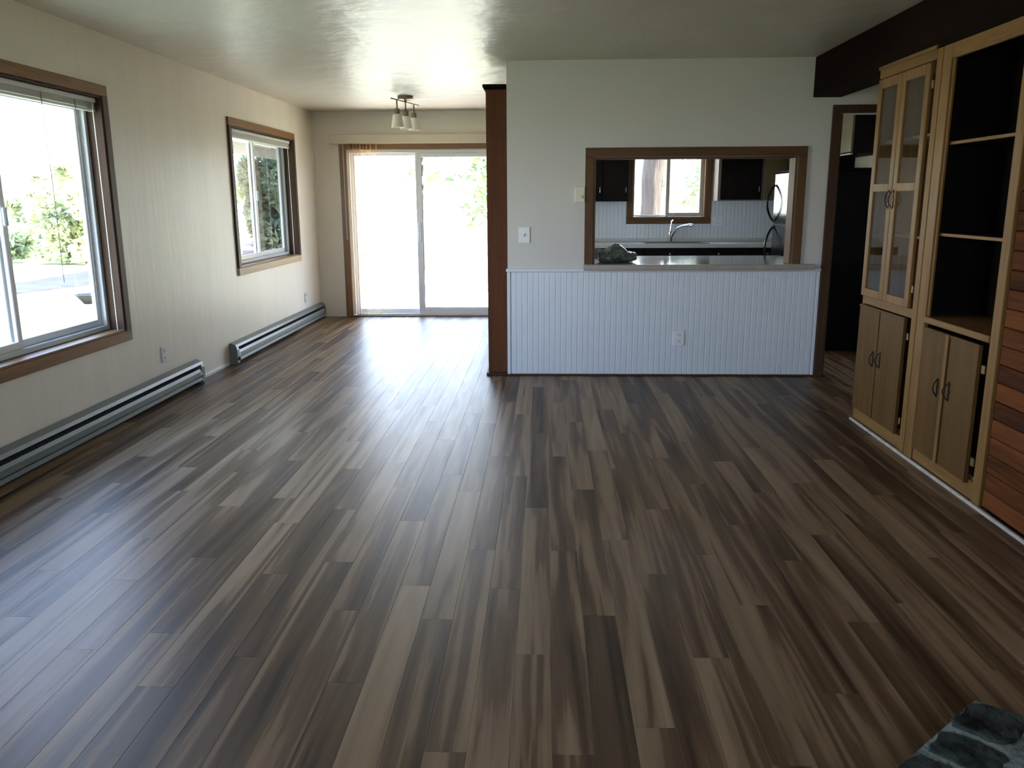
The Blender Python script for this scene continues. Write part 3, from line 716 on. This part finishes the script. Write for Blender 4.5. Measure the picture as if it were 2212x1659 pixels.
MB().box(SX0-.02, SX1+.02, SY0-.02, SY0+.006, .9105, .918, .002).box(SX0-.02, SX1+.02, SY1-.006, SY1+.02, .9105, .918, .002).box(SX0-.02, SX0+.006, SY0+.006, SY1-.006, .9105, .918, .002).box(SX1-.006, SX1+.02, SY0+.006, SY1-.006, .9105, .918, .002).build('rim', M['steel'], sk)
MB().box(SX0+.008, SX1-.008, SY0+.008, SY0+.012, .872, .9100).box(SX0+.008, SX1-.008, SY1-.012, SY1-.008, .872, .9100).box(SX0+.008, SX0+.012, SY0+.012, SY1-.012, .872, .9100).box(SX1-.012, SX1-.008, SY0+.012, SY1-.012, .872, .9100).box(SX0+.008, SX1-.008, SY0+.008, SY1-.008, .869, .872).build('basin', M['steel'], sk)
FX, FY = 1.49, 10.085
fc = empty('faucet', (FX, FY, .91), 'chrome kitchen faucet with a curved spout and lever', 'faucet')
MB().lathe([(0, .0005), (.034, .0005), (.034, .008), (.026, .018), (.024, .10), (.020, .125), (0, .13)], (FX, FY, .91), 20).build('body', M['chrome'], fc, True)
MB().tube([(FX+.005, FY, .955), (FX+.03, FY-.03, 1.02), (FX+.075, FY-.08, 1.075), (FX+.13, FY-.13, 1.10), (FX+.19, FY-.19, 1.115), (FX+.225, FY-.21, 1.105)], [.018, .017, .015, .014, .016, .020], 10).build('spout', M['chrome'], fc, True)
MB().tube([(FX, FY, 1.03), (FX+.004, FY, 1.10), (FX+.012, FY-.005, 1.15), (FX+.03, FY-.01, 1.165)], [.012, .009, .009, .011], 8).build('lever', M['chrome'], fc, True)
plate('wall_outlet', (2.06, YF-.0115, 1.148), 'y', 'outlet', 'white double outlet on the kitchen backsplash right of the window', 'outlet', .12, .12)

def cab_y(name, x0, x1, z0, z1, label, mats, doors, knob=None):
    c = empty(name, ((x0+x1)/2, YF-.17, z0), label, 'cabinet')
    bx('carcass', mats[0], (x0, x1, YF-.31, YF-.0115, z0, z1), c)
    for (a, b_, m_) in doors:
        dd = bx('door', m_, (a, b_, YF-.331, YF-.3105, z0+.012, z1-.012), c)
        MB().tube([(b_-.03, YF-.3315, z0+.09), (b_-.03, YF-.350, z0+.10), (b_-.03, YF-.350, z0+.16), (b_-.03, YF-.3315, z0+.17)], .004, 6).build('handle', M['chrome'], dd, True)
    return c
cab_y('wall_cabinet', .35, .968, 1.385, H-.14, 'dark wall cabinet left of the kitchen window', (M['darkcab'],), [(.36, .66, M['darkcab']), (.665, .96, M['darkcab'])])
cab_y('wall_cabinet', 1.985, 2.765, 1.385, H-.14, 'dark door wall cabinet with brown side right of the kitchen window', (M['cabside'],), [(2.015, 2.478, M['darkcab']), (2.51, 2.755, M['olive'])])

oc = empty('over_fridge_cabinet', (2.93, 8.25, 1.80), 'short cabinet mounted above the black refrigerator', 'cabinet')
bx('carcass', M['darkcab'], (2.765, XH-.001, 7.83, 8.68, 1.803, 2.30), oc)
bx('door', M['olive'], (2.745, 2.7645, 7.835, 8.25, 1.815, 2.29), oc); bx('door', M['olive'], (2.745, 2.7645, 8.258, 8.675, 1.815, 2.29), oc)
bx('light_rail', M['plastic'], (2.74, 2.7645, 7.832, 8.68, 1.792, 1.8025), oc, .002)
sc_ = empty('side_wall_cabinet', (2.93, 9.28, 1.385), 'dark wall cabinet beyond the refrigerator on the side wall', 'cabinet')
bx('carcass', M['darkcab'], (2.79, XH-.001, 8.70, 9.84, 1.385, 2.30), sc_)
for a in (8.71, 9.28): bx('door', M['olive'], (2.771, 2.7895, a, a+.55, 1.40, 2.29), sc_)

fg = empty('refrigerator', (2.68, 8.22, 0), 'black two door refrigerator standing behind the doorway', 'refrigerator')
FY0, FY1 = 7.80, 8.64
bx('body', M['fridgeside'], (2.36, 3.07, FY0, FY1, .02, 1.655), fg, .006)
bx('top_cap', M['fridgeside'], (2.345, 3.07, FY0+.005, FY1-.005, 1.6555, 1.675), fg, .004)
bx('foot_grille', M['fridgeside'], (2.37, 3.05, FY0+.01, FY1-.01, .0005, .02), fg, 0)
fz = bx('freezer_door', M['black'], (2.30, 2.3595, FY0+.003, FY1-.003, 1.16, 1.655), fg, .012)
fd = bx('fridge_door', M['black'], (2.30, 2.3595, FY0+.003, FY1-.003, .06, 1.148), fg, .012)
bx('door_gap_trim', M['chrome'], (2.305, 2.359, FY0+.004, FY1-.004, 1.1495, 1.1585), fg, 0)
def bow(z0, z1, par):
    pts = [];
    for k in range(13):
        q = k/12; pts.append((2.2985-.070*math.sin(PI*q)**.8-.004, FY1-.05, z0+(z1-z0)*q))
    MB().tube(pts, .011, 8).build('handle', M['black'], par, True)
bow(1.185, 1.54, fz); bow(.72, 1.13, fd)

# crumpled plastic bundle lying on the ledge
cx0, cy0, cz0 = .575, 6.93, .9055
t = bmesh.new(); bmesh.ops.create_icosphere(t, subdivisions=4, radius=1)
from mathutils import noise as nz
for v in t.verts:
    p = v.co.copy(); n1 = nz.noise(p*1.6+Vector((3, 1, 7))); n2 = nz.ridged_multi_fractal(p*1.9, 1, 2.1, 3, 1, 2)
    s = 1+.20*n1+.10*(n2-1.2)+.05*nz.noise(p*6)
    p *= s; hgt = .085*(1.0-.18*max(0, p.x)+.14*math.sin(6*p.x+1))
    v.co = Vector((p.x*.185, p.y*.13, max(0, (p.z*.72+.5))*hgt*1.25))
mb = MB(); mb.add(t, Matrix.Translation((cx0, cy0, cz0)))
tag(mb.build('plastic_bag', M['cloth'], None, True), 'crumpled dark plastic bag lying on the left of the pass-through ledge', 'bag')

# ------------------------------------------------------------------ stone hearth corner in the foreground
HZ = .085
C0 = Vector((1.164, 2.058)); e1 = Vector((-.749, -.662)); e2 = Vector((.745, -.667))   # outer corner, the two edges
def P2(a, b): q = C0+e1*a+e2*b; return (q.x, q.y)
hz_ = empty('hearth', (1.3, 1.45, 0), 'dark irregular stone hearth with pale mortar in the bottom corner', 'hearth')
MB().prism([P2(.012, .012), P2(.9, .012), P2(.9, .80), P2(.012, .80)], .0005, HZ-.003).build('mortar_bed', M['mortar'], hz_)
random.seed(11)
aa = 0
for i in range(6):
    wa = [.19, .15, .17, .16, .14, .12][i]; bb = 0; j = 0
    while bb < .78:
        wb_ = random.uniform(.13, .21); b1_ = min(bb+wb_, .80)
        if b1_-bb > .05:
            g_ = .006; poly = []
            ca, cb = aa+wa/2, (bb+b1_)/2; ra, rb = wa/2-g_, (b1_-bb)/2-g_; N = 18
            for k in range(N):
                an = 2*PI*k/N; c_, s_ = math.cos(an), math.sin(an); q = (abs(c_)**5+abs(s_)**5)**(-1/5)*random.uniform(.84, 1.0)
                poly.append(P2(max(.0, ca+ra*c_*q), max(.0, cb+rb*s_*q)))
            top = HZ+random.uniform(-.001, .008); m_ = MB()
            cxm = sum(p[0] for p in poly)/N; cym = sum(p[1] for p in poly)/N
            lo_ = [m_.bm.verts.new((x_, y_, .002)) for x_, y_ in poly]; md = [m_.bm.verts.new((x_, y_, top-.006)) for x_, y_ in poly]
            hi = [m_.bm.verts.new((cxm+(x_-cxm)*.93, cym+(y_-cym)*.93, top+random.uniform(-.002, .002))) for x_, y_ in poly]
            m_.bm.faces.new(hi); m_.bm.faces.new(lo_[::-1])
            for r0, r1 in ((lo_, md), (md, hi)):
                for k in range(N): m_.bm.faces.new((r0[k], r0[(k+1) % N], r1[(k+1) % N], r1[k]))
            m_.build('stone', M['stone'], hz_)
        bb = b1_; j += 1
    aa += wa

# ------------------------------------------------------------------ outdoors
GZ = -.30
tag(MB().prism([(-70, -45), (60, -45), (60, 95), (-70, 95)], GZ-.2, GZ).build('lawn', M['grass']), 'sunlit pale green lawn around the house', 'lawn', None, 'structure')
tag(MB().prism([(-16, 0), (-14, 0), (-10.1, 15.5), (-9.6, 17.2), (-9.7, 24), (-10.6, 45), (-12.6, 45), (-11.6, 21), (-11.4, 17.7)], GZ, GZ+.02).build('road', M['road']), 'grey road across the lawn beyond the left window', 'road', None, 'structure')
tag(MB().box(-4.2, .9, YF+.17, 14.6, GZ, GZ+.10, .01).build('bounce_slab', plain('bounce_slab_pale', (.68, .60, .47), .8, spec=.2, var=.06, vscale=2)), 'added pale ground slab bouncing sunlight in through the sliding door', 'bounce_slab', None, 'structure')  # added bright ground slab, reflects sun up to the dining ceiling
tag(MB().box(-2.95, XH+.16, YR-.16, YF+.16, GZ, -.1405).build('foundation', M['siding']), 'pale foundation block under the house', 'foundation', None, 'structure')
tag(MB().box(-3.62, XH+.5, YR-.5, YF+.40, 2.562, 2.66).build('roof', M['roofing']), 'low dark roof slab above the rooms, eave widened to block sky light', 'roof', None, 'structure')  # unseen overhang, widened on the left to cut sky light at the windows
pr = empty('porch_roof', (-3.35, 9.5, 2.0), 'pale porch eave with a dark fascia outside the smaller left window', 'eave', None, 'structure')
bx('soffit', M['siding'], (-3.74, XL-.16, 6.75, 13.0, 2.12, 2.15), pr, 0)
bx('fascia', M['fascia'], (-3.78, -3.7405, 6.75, 13.0, 1.975, 2.16), pr, 0)
bx('fascia', M['siding'], (-3.78, XL-.16, 6.71, 6.7495, 2.05, 2.16), pr, 0)
pt_ = empty('garden_planter', (-7.85, 14.0, GZ), 'low dark planter bowl on the lawn outside the large window', 'planter')
MB().lathe([(0, .001), (.12, .001), (.24, .14), (.26, .16), (.23, .16), (.11, .04), (0, .04)], (-7.85, 14.0, GZ), 20).build('bowl', M['pot'], pt_, True)
MB().tube([(-7.70, 14.0, GZ+.05), (-7.68, 14.0, GZ+.25), (-7.72, 14.02, GZ+.44)], [.03, .025, .035], 7).build('stem', M['pot'], pt_, True)

def tree(name, x, y, height, cr, czc, rx, rz, nleaf, mat, label, leaf=.16, trunk=.12, lean=(0, 0), group=None, low=0):
    t_ = empty(name, (x, y, GZ), label, 'tree', group)
    rnd = random.Random(int(x*131+y*17))
    top = Vector((x+lean[0], y+lean[1], GZ+czc+rz*.5))
    base = Vector((x, y, GZ-.1)); pts = []; rs = []
    for k in range(7):
        q = k/6; p = base.lerp(top, q); p.x += .06*math.sin(q*7+x)*(trunk/.12); pts.append(p); rs.append(trunk*(1.15-.6*q) if k else trunk*1.5)
    MB().tube(pts, rs, 10).build('trunk', M['bark'], t_, True)
    vs, fs = [], []
    cl_ = [(Vector((rnd.gauss(0, .42), rnd.gauss(0, .42), rnd.gauss(0, .42))), rnd.uniform(.22, .42)) for _ in range(26)]
    for i in range(nleaf):
        c_, r_ = rnd.choice(cl_)
        d_ = Vector((rnd.gauss(0, 1), rnd.gauss(0, 1), rnd.gauss(0, 1))).normalized()*r_*rnd.random()**.35
        q = c_+d_; q = Vector([max(-1.15, min(1.15, t2)) for t2 in q])
        p = Vector((x+lean[0]*.8+q.x*rx, y+lean[1]*.8+q.y*rx, max(GZ+.15, GZ+czc+q.z*rz)))
        a = Vector((rnd.gauss(0, 1), rnd.gauss(0, 1), rnd.gauss(0, .6))).normalized(); b = a.cross(Vector((rnd.gauss(0, 1), rnd.gauss(0, 1), rnd.gauss(0, 1)))).normalized()
        s = leaf*rnd.uniform(.6, 1.4); n = len(vs)
        vs += [p-a*s, p+b*s*.45, p+a*s, p-b*s*.45]; fs.append((n, n+1, n+2, n+3))
    me = bpy.data.meshes.new('crown'); off = t_.location
    me.from_pydata([tuple(v-off) for v in vs], [], fs); me.materials.append(mat)
    o = bpy.data.objects.new('crown', me); COL.objects.link(o); o.parent = t_; o['kind'] = 'stuff'
    return t_
# across the road, through the left windows, then the sliding door and the kitchen window
for (x_, y_, r_, cz_, rz_, n_, m_, lf, lb) in [
    (-16.0, 23.6, 1.15, .95, 1.15, 6500, 'leaf_light', .12, 'low bushy pale tree at the left edge of the large window view'),
    (-13.2, 23.4, 1.15, 1.10, 1.40, 6500, 'leaf_light', .12, 'rounded pale green tree in front of the others beyond the road'),
    (-17.2, 28.4, 1.6, 1.20, 1.25, 6000, 'leaf_light', .15, 'wide pale bush between the nearer two beyond the road'),
    (-13.3, 27.6, 1.7, 1.7, 1.95, 7000, 'leaf_mid', .15, 'mid green leafy tree at the right edge of the large window view'),
    (-16.9, 34.0, 2.2, 2.1, 2.1, 6000, 'leaf_mid', .18, 'tallest mid green tree rising behind the bushes beyond the road'),
    (-8.15, 27.5, 1.5, 2.2, 2.7, 12000, 'leaf_dark', .17, 'dark green tree filling the right pane of the smaller left window'),
    (-9.6, 34.2, 1.5, 2.6, 3.0, 7000, 'leaf_dark', .22, 'tall dark tree behind the one in the smaller window'),
    (-14.0, 41.0, 1.3, 2.3, .75, 900, 'leaf_mid', .19, 'distant small tree in the left pane of the smaller window'),
    (-3.08, 21.0, 2.4, 3.0, 1.6, 420, 'leaf_mid', .15, 'sparse airy tree beyond the left panel of the sliding door'),
    (-1.55, 28.0, 2.4, 3.2, 2.1, 2300, 'leaf_mid', .16, 'airy tree beyond the right panel of the sliding door'),
    (5.3, 27.0, 2.2, 2.7, 2.2, 3000, 'leaf_pale', .19, 'pale leafy tree in the right pane of the kitchen window')]:
    tree('leafy_tree', x_, y_, 4, 2, cz_, r_, rz_, n_, M[m_], lb, leaf=lf, trunk=.06)
# big leaning trunk close to the kitchen window
bt = empty('big_tree', (1.98, 16.2, GZ), 'thick leaning bark trunk right outside the kitchen window', 'tree')
pts, rs = [], []
for k in range(16):
    q = k/15; z_ = -.1+q*6.5; pts.append((1.86+.10*z_+.05*math.sin(z_*2.2), 16.2, GZ+z_)); rs.append(.215-.012*z_+.025*math.sin(z_*3.1)+(.12 if k == 0 else 0))
tm = MB().tube(pts, rs, 16); 
for v in tm.bm.verts:
    an = math.atan2(v.co.y-16.2, v.co.x-2); v.co.x += .02*math.sin(5*an+v.co.z*2); v.co.y += .02*math.cos(7*an)
tm.build('trunk', M['bark'], bt, True)
rnd = random.Random(5); vs, fs = [], []
for i in range(2600):
    p = Vector((2.6+rnd.gauss(0, 1.6), 16.2+rnd.gauss(0, 1.4), GZ+6.6+rnd.gauss(0, .9))); p.x = max(.9, min(4.4, p.x)); p.y = max(14.3, min(18, p.y)); a = Vector((rnd.gauss(0, 1), rnd.gauss(0, 1), rnd.gauss(0, 1))).normalized(); b = a.cross(Vector((.3, .7, .2))).normalized()
    s = .15; n = len(vs); vs += [p-a*s, p+b*s*.45, p+a*s, p-b*s*.45]; fs.append((n, n+1, n+2, n+3))
me = bpy.data.meshes.new('crown'); me.from_pydata([tuple(v-bt.location) for v in vs], [], fs); me.materials.append(M['leaf_mid'])
o = bpy.data.objects.new('crown', me); COL.objects.link(o); o.parent = bt; o['kind'] = 'stuff'
print('planks', npl)
